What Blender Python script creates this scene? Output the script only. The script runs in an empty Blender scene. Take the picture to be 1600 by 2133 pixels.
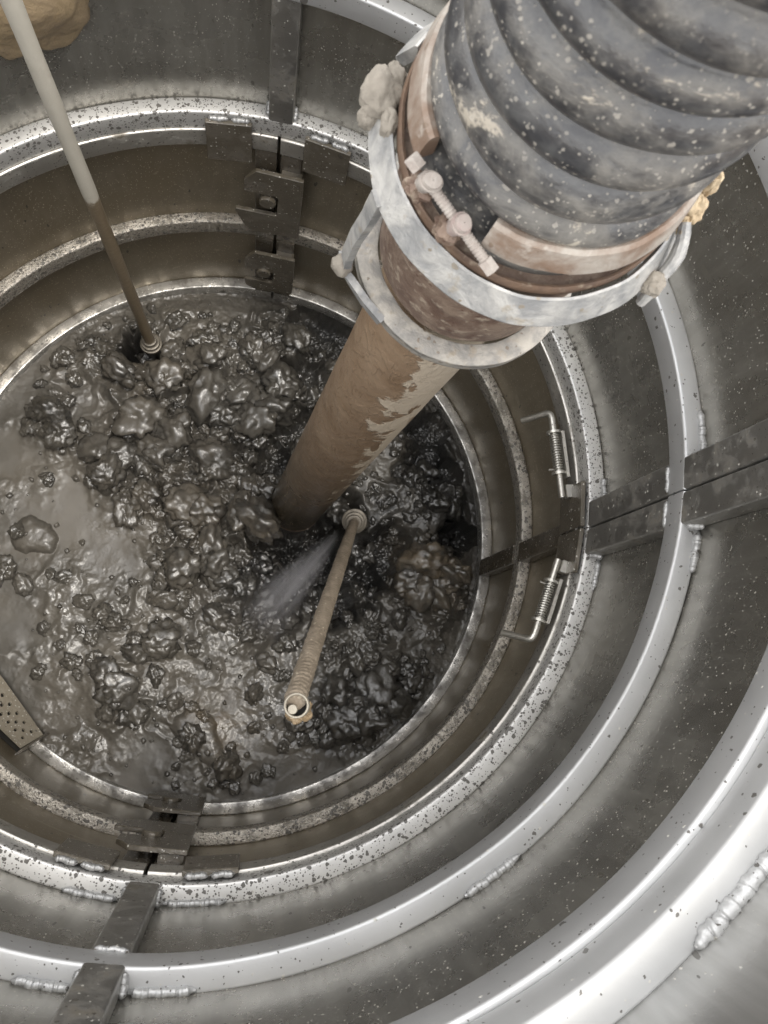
import bpy, bmesh, math, random
import numpy as np
from mathutils import Vector, Matrix
random.seed(7)
rng = np.random.default_rng(11)
R = math.radians
sc = bpy.context.scene
col = sc.collection

# ------------------------------------------------------------------ camera
CAM = np.array([0.174816, -0.245182, 1.790737])
ROT = np.array([[0.90858727, -0.41104059, -0.07426177],
                [0.38479538, 0.89284873, -0.23399499],
                [0.16248597, 0.18402929, 0.96939751]])
FPX = 1602.48
cd = bpy.data.cameras.new('camera')
cam = bpy.data.objects.new('camera', cd)
col.objects.link(cam)
m4 = Matrix([list(ROT[i]) + [CAM[i]] for i in range(3)] + [[0, 0, 0, 1]])
cam.matrix_world = m4
cd.sensor_fit = 'HORIZONTAL'
cd.sensor_width = 36.0
cd.lens = 36.0 * FPX / 1600.0
cd.clip_start = 0.01
cd.clip_end = 200
cd.dof.use_dof = True
cd.dof.focus_distance = 1.25
cd.dof.aperture_fstop = 26
sc.camera = cam


def ground_at(px, py, z):
    d = ROT @ np.array([(px - 800) / FPX, -(py - 1066.5) / FPX, -1.0])
    t = (z - CAM[2]) / d[2]
    return CAM + d * t


# ------------------------------------------------------------------ world and sun
w = bpy.data.worlds.new('World')
sc.world = w
w.use_nodes = True
nt = w.node_tree
nt.nodes.clear()
N = nt.nodes.new
out = N('ShaderNodeOutputWorld')
bg = N('ShaderNodeBackground')
sky = N('ShaderNodeTexSky')
sky.sky_type = 'NISHITA'
sky.sun_disc = False
SUN_EL, SUN_AZ = 76.0, 2.0       # azimuth measured as world theta
sky.sun_elevation = R(SUN_EL)
sky.sun_rotation = R(90 - SUN_AZ)
sky.dust_density = 2.5
sky.air_density = 1.0
tc = N('ShaderNodeTexCoord')
mp = N('ShaderNodeMapping')
mp.inputs['Scale'].default_value = (1.0, 1.0, 1.6)
nz = N('ShaderNodeTexNoise')
nz.inputs['Scale'].default_value = 2.6
nz.inputs['Detail'].default_value = 7
nz.inputs['Roughness'].default_value = 0.6
rp = N('ShaderNodeValToRGB')
rp.color_ramp.elements[0].position = 0.34
rp.color_ramp.elements[1].position = 0.50
mx = N('ShaderNodeMix')
mx.data_type = 'RGBA'
mx.inputs[7].default_value = (14.5, 14.4, 14.3, 1)   # sunlit cloud, same units as the sky
L = nt.links.new
L(tc.outputs['Generated'], mp.inputs['Vector'])
L(mp.outputs['Vector'], nz.inputs['Vector'])
L(nz.outputs['Fac'], rp.inputs['Fac'])
L(rp.outputs['Color'], mx.inputs[0])
L(sky.outputs['Color'], mx.inputs[6])
L(mx.outputs[2], bg.inputs['Color'])
bg.inputs['Strength'].default_value = 0.13
L(bg.outputs['Background'], out.inputs['Surface'])

sd = bpy.data.lights.new('sun', 'SUN')
sd.energy = 1.15
sd.angle = R(18)
sd.color = (1.0, 0.95, 0.87)
sun = bpy.data.objects.new('sun', sd)
col.objects.link(sun)
sdir = Vector((math.cos(R(SUN_EL)) * math.cos(R(SUN_AZ)), math.cos(R(SUN_EL)) * math.sin(R(SUN_AZ)), math.sin(R(SUN_EL))))
sun.rotation_euler = sdir.to_track_quat('Z', 'Y').to_euler()
sun.location = sdir * 20

sc.view_settings.view_transform = 'Standard'
sc.view_settings.look = 'None'
sc.view_settings.gamma = 1
sc.view_settings.use_curve_mapping = False
sc.view_settings.exposure = 1.0
sc.render.engine = 'CYCLES'
sc.cycles.use_denoising = True
sc.cycles.max_bounces = 10
sc.cycles.glossy_bounces = 6
sc.cycles.sample_clamp_indirect = 8
sc.cycles.volume_bounces = 1

# ------------------------------------------------------------------ materials


class G:
    """tiny node-graph helper"""

    def __init__(s, name):
        s.m = bpy.data.materials.new(name)
        s.m.use_nodes = True
        s.t = s.m.node_tree
        s.b = s.t.nodes['Principled BSDF']
        s.tc = s.n('ShaderNodeTexCoord')
        s.co = s.tc.outputs['Object']

    def n(s, k):
        return s.t.nodes.new(k)

    def put(s, sock, v):
        if hasattr(v, 'is_output') or isinstance(v, bpy.types.NodeSocket):
            s.t.links.new(v, sock)
        elif isinstance(v, (tuple, list)):
            sock.default_value = (*v, 1) if len(v) == 3 and len(sock.default_value) == 4 else v
        else:
            sock.default_value = v

    def math(s, op, a, b=None, c=None, clamp=False):
        n = s.n('ShaderNodeMath')
        n.operation = op
        n.use_clamp = clamp
        s.put(n.inputs[0], a)
        if b is not None:
            s.put(n.inputs[1], b)
        if c is not None:
            s.put(n.inputs[2], c)
        return n.outputs[0]

    def mix(s, f, a, b):
        n = s.n('ShaderNodeMix')
        n.data_type = 'RGBA'
        s.put(n.inputs[0], f)
        s.put(n.inputs[6], a)
        s.put(n.inputs[7], b)
        return n.outputs[2]

    def mixf(s, f, a, b):
        n = s.n('ShaderNodeMix')
        n.data_type = 'FLOAT'
        s.put(n.inputs[0], f)
        s.put(n.inputs[2], a)
        s.put(n.inputs[3], b)
        return n.outputs[0]

    def map(s, scale=(1, 1, 1), loc=(0, 0, 0), rot=(0, 0, 0), co=None):
        n = s.n('ShaderNodeMapping')
        n.inputs['Scale'].default_value = scale
        n.inputs['Location'].default_value = loc
        n.inputs['Rotation'].default_value = rot
        s.put(n.inputs['Vector'], co or s.co)
        return n.outputs['Vector']

    def noise(s, scale, detail=4, rough=.55, co=None, dist=0.0):
        n = s.n('ShaderNodeTexNoise')
        s.put(n.inputs['Vector'], co or s.co)
        n.inputs['Scale'].default_value = scale
        n.inputs['Detail'].default_value = detail
        n.inputs['Roughness'].default_value = rough
        n.inputs['Distortion'].default_value = dist
        return n.outputs['Fac']

    def step(s, v, a, b):
        n = s.n('ShaderNodeMapRange')
        n.interpolation_type = 'SMOOTHSTEP'
        s.put(n.inputs['Value'], v)
        n.inputs['From Min'].default_value = a
        n.inputs['From Max'].default_value = b
        n.inputs['To Min'].default_value = 0.0
        n.inputs['To Max'].default_value = 1.0
        return n.outputs['Result']

    def specks(s, scale, chance, size, co=None, warp=0.0, soft=.06):
        """scattered spots of random size: one per voronoi cell for a share of the cells"""
        c = co or s.co
        if warp:
            wn = s.n('ShaderNodeTexNoise')
            s.put(wn.inputs['Vector'], c)
            wn.inputs['Scale'].default_value = scale * 1.4
            wn.inputs['Detail'].default_value = 2
            vm = s.n('ShaderNodeVectorMath')
            vm.operation = 'MULTIPLY_ADD'
            s.put(vm.inputs[0], wn.outputs['Color'])
            vm.inputs[1].default_value = (warp / scale,) * 3
            s.put(vm.inputs[2], c)
            c = vm.outputs[0]
        v = s.n('ShaderNodeTexVoronoi')
        s.put(v.inputs['Vector'], c)
        v.inputs['Scale'].default_value = scale
        sep = s.n('ShaderNodeSeparateColor')
        s.put(sep.inputs[0], v.outputs['Color'])
        on = s.math('LESS_THAN', sep.outputs[0], chance)
        rad = s.math('MULTIPLY', s.math('MULTIPLY_ADD', sep.outputs[1], sep.outputs[1], .12), size)
        dd = s.math('SUBTRACT', rad, v.outputs['Distance'])
        return s.math('MULTIPLY', on, s.step(dd, 0, soft * size))

    def bump(s, h, strength=.5, dist=.002, prev=None):
        n = s.n('ShaderNodeBump')
        n.inputs['Strength'].default_value = strength
        n.inputs['Distance'].default_value = dist
        s.put(n.inputs['Height'], h)
        if prev is not None:
            s.put(n.inputs['Normal'], prev)
        return n.outputs['Normal']

    def fin(s, color, rough, metal=0.0, normal=None, spec=.5):
        s.put(s.b.inputs['Base Color'], color)
        s.put(s.b.inputs['Roughness'], rough)
        s.put(s.b.inputs['Metallic'], metal)
        s.b.inputs['Specular IOR Level'].default_value = spec
        if normal is not None:
            s.put(s.b.inputs['Normal'], normal)
        return s.m


def steel_wall(name, base, base2, film, film_cov, metal, rough, light, dark, lightcol=(.36, .34, .30)):
    """rolled sheet steel with a thin dirt film (film_cov 0..1), dried light specks and dark splashes"""
    g = G(name)
    big = g.noise(3.2, 5, .6)
    mid = g.noise(17, 5, .6)
    brush = g.noise(60, 3, .6, co=g.map((1, 1, .12)))
    c = g.mix(g.step(big, .35, .65), base, base2)
    c = g.mix(g.math('MULTIPLY', g.step(brush, .35, .75), .35), c, tuple(x * 1.5 for x in base))
    fm = g.step(g.math('ADD', g.math('MULTIPLY', mid, .15), g.math('MULTIPLY', big, .85)), .50 - .45 * film_cov, .92 - .45 * film_cov)
    c = g.mix(g.math('MULTIPLY', fm, min(1, .35 + film_cov)), c, film)
    l1 = g.specks(170, light * .32, .24, warp=.9)
    l2 = g.specks(360, light * 1.5, .36, co=g.map((1, 1, .7), rot=(.5, .3, .2)), warp=.6)
    d1 = g.specks(110, dark, .30, co=g.map((1, 1, .45), loc=(.3, .1, .7)), warp=.7)
    lm = g.math('MAXIMUM', l1, l2)
    c = g.mix(g.math('MULTIPLY', d1, .8), c, (.035, .030, .022))
    c = g.mix(g.math('MULTIPLY', lm, .85), c, lightcol)
    sc1 = g.step(g.noise(30, 2, .4, co=g.map((1, .05, 1), rot=(.7, .4, .9))), .735, .75)
    sc2 = g.step(g.noise(34, 2, .4, co=g.map((.05, 1, 1), rot=(.2, .8, .5), loc=(2, 1, 4))), .735, .75)
    c = g.mix(g.math('MULTIPLY', g.math('MAXIMUM', sc1, sc2), .35), c, lightcol)
    mt = g.math('MULTIPLY', g.math('SUBTRACT', 1.0, g.math('MAXIMUM', g.math('MULTIPLY', fm, .75), g.math('MAXIMUM', lm, d1))), metal)
    rr = g.mixf(mid, rough - .07, rough + .12)
    rr = g.mixf(lm, rr, .5)
    nrm = g.bump(g.math('ADD', g.math('MULTIPLY', mid, .5), g.math('MULTIPLY', g.noise(340, 3, .6), .16)), .22, .003)
    nrm = g.bump(lm, .6, .0012, nrm)
    return g.fin(c, rr, mt, nrm)


def ring_metal(name, base, film, film_cov, metal, rough, dark, grain=0.0, light=0.05, wet=False, ds=.42):
    g = G(name)
    mid = g.noise(22, 5, .6)
    fine = g.noise(260, 3, .65)
    fm = g.step(g.math('ADD', g.math('MULTIPLY', mid, .75), g.math('MULTIPLY', g.noise(75, 4, .6), .25)), .70 - .55 * film_cov, .90 - .50 * film_cov)
    c = g.mix(g.step(g.noise(8, 4), .3, .7), tuple(x * .86 for x in base), base)
    c = g.mix(fm, c, film)
    d1 = g.specks(150, dark, ds, warp=.7)
    d2 = g.specks(330, dark * .9, ds, co=g.map(loc=(.3, .7, .1)), warp=.6)
    d3 = g.specks(44, dark * .12, .36, co=g.map(loc=(.9, .2, .4)), warp=.8)
    dm = g.math('MAXIMUM', g.math('MAXIMUM', d1, d2), d3)
    c = g.mix(g.math('MULTIPLY', dm, .88), c, (.055, .048, .038))
    lm = g.specks(230, light, .4, co=g.map(loc=(.5, .1, .9)), warp=.5)
    c = g.mix(g.math('MULTIPLY', lm, .8), c, (.5, .48, .43))
    mt = g.math('MULTIPLY', g.math('SUBTRACT', 1.0, g.math('MAXIMUM', fm, g.math('MAXIMUM', dm, lm))), metal)
    rr = g.mixf(fm, g.mixf(mid, rough - .05, rough + .12), .12 if wet else .5)
    if wet:
        g.b.inputs['IOR'].default_value = 1.7
    rr = g.mixf(dm, rr, .35)
    h = g.math('ADD', g.math('MULTIPLY', mid, .35), g.math('MULTIPLY', fine, .10 + grain))
    nrm = g.bump(h, .35 + .5 * grain, .003)
    nrm = g.bump(g.math('MAXIMUM', dm, lm), .5, .0012, nrm)
    return g.fin(c, rr, mt, nrm)


def mud_mat():
    g = G('wet_mud')

    def attr(n_):
        at = g.n('ShaderNodeAttribute')
        at.attribute_name = n_
        return at.outputs['Fac']
    cl, tn, rip, dk = attr('clod'), attr('tan'), attr('ripple'), attr('sludge_shade')
    big = g.noise(4.0, 4, .6)
    mid = g.noise(26, 5, .6)
    fine = g.noise(95, 5, .62)
    vfine = g.noise(330, 3, .6)
    c = g.mix(g.step(big, .36, .62), (.128, .115, .095), (.095, .088, .076))
    c = g.mix(g.math('MULTIPLY', g.step(mid, .5, .75), .25), c, (.060, .055, .046))
    cc = g.mix(g.step(mid, .35, .65), (.028, .026, .023), (.070, .064, .053))
    cc = g.mix(g.math('MULTIPLY', g.step(fine, .5, .72), .5), cc, (.110, .098, .079))
    c = g.mix(g.math('MULTIPLY', cl, .80), c, cc)
    c = g.mix(g.math('MULTIPLY', tn, g.step(mid, .3, .7)), c, (.15, .115, .075))
    c = g.mix(g.math('MULTIPLY', dk, .92), c, g.mix(mid, (.010, .010, .010), (.030, .029, .027)))      # charcoal sludge, plus the shade of the hollows painted in near black
    rr = g.mixf(cl, g.mixf(rip, .22, .05), .20)
    rr = g.math('ADD', rr, g.math('MULTIPLY', g.step(mid, .40, .75), .10))
    hp = g.math('MULTIPLY', g.math('ADD', g.noise(75, 2, .5, dist=1.2), g.math('MULTIPLY', fine, .25)), g.math('MULTIPLY_ADD', rip, .55, .012))
    hc = g.math('ADD', g.math('MULTIPLY', fine, .42), g.math('MULTIPLY', vfine, .26))
    nrm = g.bump(g.mixf(cl, hp, hc), .75, .0055)
    # thin film of water over the paste
    g.put(g.b.inputs['Coat Weight'], g.math('MULTIPLY_ADD', g.math('MAXIMUM', cl, rip), .78, .22))
    g.b.inputs['Coat IOR'].default_value = 1.66
    g.put(g.b.inputs['Coat Roughness'], g.mixf(cl, g.mixf(rip, .30, .02), .06))
    wf = g.noise(210, 4, .65, dist=.6)
    g.put(g.b.inputs['Coat Normal'], g.bump(g.math('MULTIPLY', g.math('ADD', wf, g.math('MULTIPLY', mid, .5)), g.math('MAXIMUM', g.math('MULTIPLY', cl, .55), g.math('MULTIPLY_ADD', rip, .45, .02))), .55, .0035))
    rr = g.mixf(cl, .46, .42)
    return g.fin(c, rr, 0, nrm, spec=.4)


def dry_mat(name, c1, c2, c3, s1=30, s2=130, rough=.75, bumpd=.003, metal=0.0, spots=None, spec=.35, cov=.5, chance=.12):
    g = G(name)
    a = g.noise(s1, 6, .62, dist=.3)
    b = g.noise(s2, 4, .6)
    c = g.mix(g.step(a, .36, .66), c1, c2)
    c = g.mix(g.math('MULTIPLY', g.step(b, .62 - .3 * (cov - .5), .78 - .3 * (cov - .5)), .75), c, c3)
    h = g.math('ADD', a, g.math('MULTIPLY', b, .35))
    nrm = g.bump(h, .6, bumpd)
    if spots:
        sp = g.specks(170, chance, .36, warp=.5)
        c = g.mix(g.math('MULTIPLY', sp, .85), c, spots)
        nrm = g.bump(sp, .5, .001, nrm)
    return g.fin(c, g.mixf(b, rough - .12, rough + .1), metal, nrm, spec=spec)


def rubber_mat():
    g = G('muddy_rubber')
    st = g.map((1, 1, 1.5))
    a = g.noise(15, 7, .66, co=st, dist=1.0)
    b = g.noise(60, 5, .65, co=st)
    e = g.noise(7, 3, .5)
    f = g.noise(190, 3, .65)
    c = g.mix(g.step(b, .35, .7), (.024, .024, .026), (.060, .060, .060))
    sm = g.step(g.math('ADD', g.math('MULTIPLY', a, .6), g.math('ADD', g.math('MULTIPLY', e, .25), g.math('MULTIPLY', b, .15))), .44, .60)
    c = g.mix(g.math('MULTIPLY', sm, .52), c, g.mix(f, (.13, .118, .10), (.27, .25, .215)))
    thick = g.math('MULTIPLY', g.step(a, .60, .64), g.step(f, .30, .5))
    c = g.mix(g.math('MULTIPLY', thick, .85), c, (.33, .295, .24))
    cl_ = g.step(g.noise(11, 3, .6, co=g.map(loc=(3, 1, 2))), .38, .62)
    s1 = g.specks(260, .36, .38, warp=.9)
    s2 = g.specks(130, .09, .22, co=g.map((1, 1, 1.5), loc=(.4, .8, .1)), warp=1.3)
    s3 = g.specks(430, .50, .44, co=g.map(loc=(.1, .3, .6)), warp=.6)
    sp = g.math('MULTIPLY', g.math('MAXIMUM', g.math('MAXIMUM', s1, s2), s3), g.math('MULTIPLY_ADD', cl_, .75, .25))
    c = g.mix(g.math('MULTIPLY', sp, .75), c, g.mix(b, (.22, .20, .165), (.42, .39, .34)))
    rr = g.mixf(g.math('MAXIMUM', g.math('MULTIPLY', sm, .8), sp), g.mixf(b, .24, .38), .72)
    nrm = g.bump(g.math('ADD', b, g.math('ADD', g.math('MULTIPLY', sm, .5), g.math('MULTIPLY', thick, .8))), .3, .002)
    nrm = g.bump(sp, .5, .0008, nrm)
    return g.fin(c, rr, 0, nrm, spec=.6)


def pipe_mat(P0, u, side):
    """brown wet clay coat on the suction pipe with a dried pale patch below the coupling"""
    g = G('clay_coated_pipe')
    a = g.noise(16, 6, .62, dist=.5)
    b = g.noise(80, 5, .6)
    c = g.mix(g.step(a, .35, .68), (.175, .115, .070), (.235, .165, .108))
    c = g.mix(g.math('MULTIPLY', g.step(b, .52, .72), .4), c, (.10, .062, .036))
    # height above the mud and side of the pipe (object space is world here, offset by the base)
    sep = g.n('ShaderNodeSeparateXYZ')
    g.put(sep.inputs[0], g.co)
    hgt = g.math('ADD', sep.outputs[2], g.math('MULTIPLY', g.math('SUBTRACT', a, .5), .30))
    wetm = g.math('SUBTRACT', 1.0, g.step(hgt, .10, .75))
    c = g.mix(wetm, c, g.mix(b, (.022, .018, .013), (.085, .064, .038)))
    dp = g.n('ShaderNodeVectorMath')
    dp.operation = 'DOT_PRODUCT'
    g.put(dp.inputs[0], g.co)
    dp.inputs[1].default_value = side
    slope = float(np.dot(u, side) / u[2])
    edge = g.math('SUBTRACT', dp.outputs['Value'], g.math('MULTIPLY', sep.outputs[2], slope))
    edge = g.math('ADD', edge, g.math('MULTIPLY', g.math('SUBTRACT', sep.outputs[2], .5), .062))
    edge = g.math('ADD', edge, g.math('MULTIPLY', g.math('SUBTRACT', g.noise(24, 5, .65), .5), .13))
    edge = g.math('ADD', edge, g.math('MULTIPLY', g.math('SUBTRACT', b, .5), .02))
    dry = g.math('MULTIPLY', g.step(edge, .050, .058), g.step(hgt, .36, .42))
    hole = g.specks(42, .4, .42, co=g.map((1, 1, .5)), warp=.9)
    dry = g.math('MULTIPLY', dry, g.math('SUBTRACT', 1, hole))
    c = g.mix(dry, c, g.mix(b, (.33, .27, .20), (.42, .355, .275)))
    sp = g.specks(210, .22, .34, warp=.4)
    sp = g.math('MULTIPLY', sp, g.math('SUBTRACT', 1, g.step(hgt, .7, 1.0)))
    c = g.mix(g.math('MULTIPLY', sp, .7), c, (.46, .37, .24))
    rr = g.mixf(dry, g.mixf(wetm, .36, .22), .8)
    wrk = g.noise(38, 4, .6, co=g.map((1, 1, .6)), dist=2.2)
    nrm = g.bump(g.math('ADD', g.math('ADD', a, g.math('MULTIPLY', b, .4)), g.math('MULTIPLY', g.step(wrk, .52, .60), .22)), .65, .005)
    nrm = g.bump(sp, .6, .0012, nrm)
    nrm = g.bump(dry, .8, .0016, nrm)
    return g.fin(c, rr, 0, nrm)


def lance_mat(name, z0, top1, top2, low1, low2):
    g = G(name)
    a = g.noise(30, 5, .6, dist=.4)
    b = g.noise(120, 4, .6)
    sep = g.n('ShaderNodeSeparateXYZ')
    g.put(sep.inputs[0], g.co)
    h = g.math('ADD', sep.outputs[2], g.math('MULTIPLY', g.math('SUBTRACT', a, .5), .16))
    t = g.step(h, z0 - .012, z0 + .012)
    c = g.mix(t, g.mix(b, low1, low2), g.mix(a, top1, top2))
    nrm = g.bump(g.math('ADD', a, b), .35, .002)
    return g.fin(c, g.mixf(t, .32, .6), 0, nrm)


M = {}
M['wall_upper'] = steel_wall('steel_sheet', (.32, .308, .278), (.275, .265, .238), (.15, .137, .11), .28, .88, .25, .24, .14, (.40, .375, .325))
M['wall_top'] = steel_wall('bright_steel_sheet', (.46, .46, .45), (.40, .39, .37), (.2, .19, .16), .2, .85, .30, .10, .10, (.45, .43, .39))
M['wall_lower'] = steel_wall('muddy_steel_sheet', (.29, .255, .195), (.23, .20, .15), (.16, .128, .082), .60, .72, .30, .40, .16, (.40, .35, .26))
M['ring_clean'] = ring_metal('clean_bar_metal', (.55, .55, .548), (.30, .28, .24), .02, .65, .44, .12)
M['ring_bright'] = ring_metal('bright_bar_metal', (.50, .50, .495), (.30, .28, .24), .00, .5, .48, .08)
M['ring_splat'] = ring_metal('splattered_bar_metal', (.66, .65, .63), (.16, .14, .11), .06, .62, .42, .85, ds=.52)
M['ring_lip'] = ring_metal('dirty_bar_metal', (.55, .53, .49), (.12, .10, .07), .38, .85, .34, .35, .1)
M['ring_grain'] = ring_metal('grainy_muddy_bar', (.52, .48, .42), (.17, .15, .115), .48, .75, .34, .75, .9, .6, True, .6)
M['ring_mud'] = ring_metal('slurry_wet_bar', (.60, .58, .54), (.125, .115, .098), .56, .8, .24, .16, .25, .2, True)
M['bar'] = ring_metal('grey_bar_metal', (.34, .33, .31), (.15, .135, .11), .45, .85, .34, .16, .1, .14)
M['bar_low'] = ring_metal('brown_bar_metal', (.24, .21, .17), (.070, .057, .040), .7, .8, .32, .2, .25, .2, True)
M['plate'] = ring_metal('brown_plate_metal', (.27, .24, .20), (.080, .068, .050), .75, .8, .30, .1, .45, .25, True)
M['weld'] = ring_metal('weld_metal', (.46, .46, .455), (.25, .235, .21), .25, .6, .40, .18, .3)
M['bolt'] = ring_metal('spring_bolt_metal', (.58, .56, .51), (.16, .14, .11), .25, .85, .30, .15, .2)
M['mud'] = mud_mat()
M['galv'] = dry_mat('galvanised_muddy_metal', (.19, .19, .188), (.37, .358, .335), (.25, .22, .175), 40, 85, .5, .004, .3, (.20, .17, .13), .5, .62, .14)
M['galv2'] = dry_mat('mud_caked_flange_metal', (.19, .18, .165), (.33, .305, .265), (.25, .21, .16), 52, 95, .6, .004, .15, (.15, .12, .09), .45, .75, .25)
M['rust'] = dry_mat('rusty_clay_metal', (.095, .058, .042), (.185, .135, .10), (.31, .255, .195), 46, 105, .6, .006, .1, (.07, .03, .02), .4, .8, .3)
M['rust2'] = dry_mat('rusty_edge_metal', (.125, .080, .053), (.080, .053, .039), (.24, .195, .145), 46, 130, .55, .003, .2, None, .4, .6)
M['band'] = dry_mat('mud_streaked_band', (.30, .275, .24), (.15, .10, .07), (.37, .34, .30), 24, 70, .6, .004, .1, (.15, .11, .08), .4, .6, .2)
M['boltmud'] = dry_mat('dried_mud_bolt', (.25, .215, .19), (.32, .29, .26), (.12, .078, .055), 90, 170, .7, .003)
M['boltpink'] = dry_mat('pinkish_bolt_head', (.28, .22, .20), (.27, .235, .21), (.15, .11, .09), 90, 160, .7, .002)
M['clay'] = dry_mat('dry_tan_clay', (.155, .138, .114), (.205, .183, .152), (.14, .11, .08), 26, 120, .8, .006)
M['clay2'] = dry_mat('ochre_clay', (.30, .225, .135), (.24, .18, .115), (.36, .24, .11), 24, 100, .6, .008)
M['clay3'] = dry_mat('sandy_yellow_mud', (.36, .275, .175), (.40, .325, .22), (.30, .22, .13), 30, 120, .7, .004)
M['rubber'] = rubber_mat()
M['washer'] = dry_mat('muddy_collar', (.13, .115, .095), (.18, .16, .13), (.06, .052, .042), 60, 180, .4, .002, .3)
M['rope'] = dry_mat('mud_crusted_lance', (.17, .14, .105), (.235, .195, .15), (.10, .085, .065), 40, 190, .5, .004, 0, (.36, .31, .24), .4, .5, .3)
M['endclay'] = dry_mat('wet_ochre_lump', (.215, .155, .092), (.26, .20, .13), (.13, .09, .055), 60, 160, .35, .006)
M['cream'] = dry_mat('cream_socket', (.29, .265, .215), (.24, .215, .175), (.17, .145, .11), 50, 160, .5, .001)
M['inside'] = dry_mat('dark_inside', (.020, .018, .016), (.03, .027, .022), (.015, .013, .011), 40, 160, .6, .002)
M['earth'] = dry_mat('brown_earth', (.16, .12, .08), (.20, .155, .11), (.12, .09, .06), 3, 20, .9, .02)
M['hole_plate'] = ring_metal('grainy_perforated_plate', (.42, .38, .31), (.25, .22, .17), .85, .4, .36, .08, .7, .5, True)


# ------------------------------------------------------------------ mesh helpers
class MB:
    def __init__(s):
        s.v = []
        s.f = []

    def add(s, vs, fs):
        o = len(s.v)
        s.v += [tuple(map(float, q)) for q in vs]
        s.f += [tuple(i + o for i in q) for q in fs]

    def lathe(s, prof, a0=0, a1=360, n=256, origin=(0, 0, 0), ax=None, wob=0.0, seed=0):
        """closed profile (r,z) swept round an axis; partial sweeps are capped"""
        full = abs(a1 - a0) >= 359.999
        n = max(4, int(n * abs(a1 - a0) / 360))
        k = len(prof)
        if ax is None:
            E1, E2, E3 = np.array([1., 0, 0]), np.array([0, 1., 0]), np.array([0, 0, 1.])
        else:
            E1, E2, E3 = ax
        o = np.array(origin)
        vs, fs = [], []
        cnt = n if full else n + 1
        for i in range(cnt):
            t = R(a0 + (a1 - a0) * i / n)
            dr = wob * (math.sin(3 * t + seed) + .6 * math.sin(7 * t + 2.1 * seed) + .35 * math.sin(17 * t + seed * .7))
            dz = wob * .8 * (math.sin(2 * t + 1.3 * seed) + .5 * math.sin(9 * t + seed))
            for r, z in prof:
                vs.append(o + (E1 * math.cos(t) + E2 * math.sin(t)) * (r + dr) + E3 * (z + dz))
        for i in range(n):
            j = (i + 1) % cnt
            for q in range(k):
                q2 = (q + 1) % k
                fs.append((i * k + q, j * k + q, j * k + q2, i * k + q2))
        if not full:
            fs.append(tuple(range(k)))
            fs.append(tuple(reversed([n * k + q for q in range(k)])))
        s.add(vs, fs)

    def prism(s, poly, o, eu, ev, ew, thick, bev=0.0, seg=2):
        """polygon (u,v) extruded along ew"""
        bm = bmesh.new()
        o, eu, ev, ew = map(lambda q: Vector(q), (o, eu, ev, ew))
        a = [bm.verts.new(o + eu * x + ev * y) for x, y in poly]
        b = [bm.verts.new(o + eu * x + ev * y + ew * thick) for x, y in poly]
        n = len(poly)
        bm.faces.new(a)
        bm.faces.new(list(reversed(b)))
        for i in range(n):
            bm.faces.new((a[i], b[i], b[(i + 1) % n], a[(i + 1) % n]))
        bmesh.ops.recalc_face_normals(bm, faces=bm.faces)
        if bev:
            bmesh.ops.bevel(bm, geom=list(bm.edges), offset=bev, segments=seg, affect='EDGES', profile=.6, clamp_overlap=True)
        bm.verts.index_update()
        s.add([v.co for v in bm.verts], [[v.index for v in f.verts] for f in bm.faces])
        bm.free()

    def tube(s, pts, rad, n=12, closed=False, cap=True):
        pts = [np.array(q, float) for q in pts]
        k = len(pts)
        if not hasattr(rad, '__len__'):
            rad = [rad] * k
        vs, fs = [], []
        up = None
        for i in range(k):
            a = pts[(i - 1) % k] if (closed or i > 0) else pts[i]
            b = pts[(i + 1) % k] if (closed or i < k - 1) else pts[i]
            t = b - a
            t /= np.linalg.norm(t) + 1e-12
            if up is None:
                up = np.array([0, 0, 1.]) if abs(t[2]) < .9 else np.array([1., 0, 0])
            x = np.cross(up, t)
            x /= np.linalg.norm(x) + 1e-12
            y = np.cross(t, x)
            up = y
            for j in range(n):
                q = 2 * math.pi * j / n
                vs.append(pts[i] + (x * math.cos(q) + y * math.sin(q)) * rad[i])
        for i in range(k if closed else k - 1):
            i2 = (i + 1) % k
            for j in range(n):
                fs.append((i * n + j, i * n + (j + 1) % n, i2 * n + (j + 1) % n, i2 * n + j))
        if cap and not closed:
            fs.append(tuple(reversed(range(n))))
            fs.append(tuple((k - 1) * n + j for j in range(n)))
        s.add(vs, fs)

    def lump(s, c, axes, rough=.18, freq=3.0, sub=4, seed=0):
        """a rough clod: noise displaced icosphere; axes are three scaled vectors"""
        from mathutils import noise as mn
        bm = bmesh.new()
        bmesh.ops.create_icosphere(bm, subdivisions=sub, radius=1)
        A = [np.array(q, float) for q in axes]
        c = np.array(c, float)
        vs = []
        for v in bm.verts:
            p = v.co * freq * .5 + Vector((seed * 7.1, seed * 3.3, 1.7))
            d = 1 + rough * 1.3 * mn.noise(p) + rough * .7 * mn.noise(p * 2.3) + rough * .22 * mn.noise(p * 5.1) + rough * .07 * mn.noise(p * 11)
            q = v.co * d
            vs.append(c + A[0] * q.x + A[1] * q.y + A[2] * q.z)
        bm.verts.index_update()
        s.add(vs, [[v.index for v in f.verts] for f in bm.faces])
        bm.free()

    def build(s, name, mat, parent=None, sharp=32, label=None):
        me = bpy.data.meshes.new(name)
        off = np.array(parent_loc(parent)) if parent is not None else np.zeros(3)
        vs = (np.array(s.v) - off)
        me.from_pydata([tuple(q) for q in vs], [], s.f)
        me.materials.append(mat)
        me.polygons.foreach_set('use_smooth', [True] * len(me.polygons))
        bm = bmesh.new()
        bm.from_mesh(me)
        bmesh.ops.recalc_face_normals(bm, faces=bm.faces)
        bm.to_mesh(me)
        bm.free()
        if sharp < 180:
            me.set_sharp_from_angle(angle=R(sharp))
        o = bpy.data.objects.new(name, me)
        col.objects.link(o)
        if parent is not None:
            o.parent = parent
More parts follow.
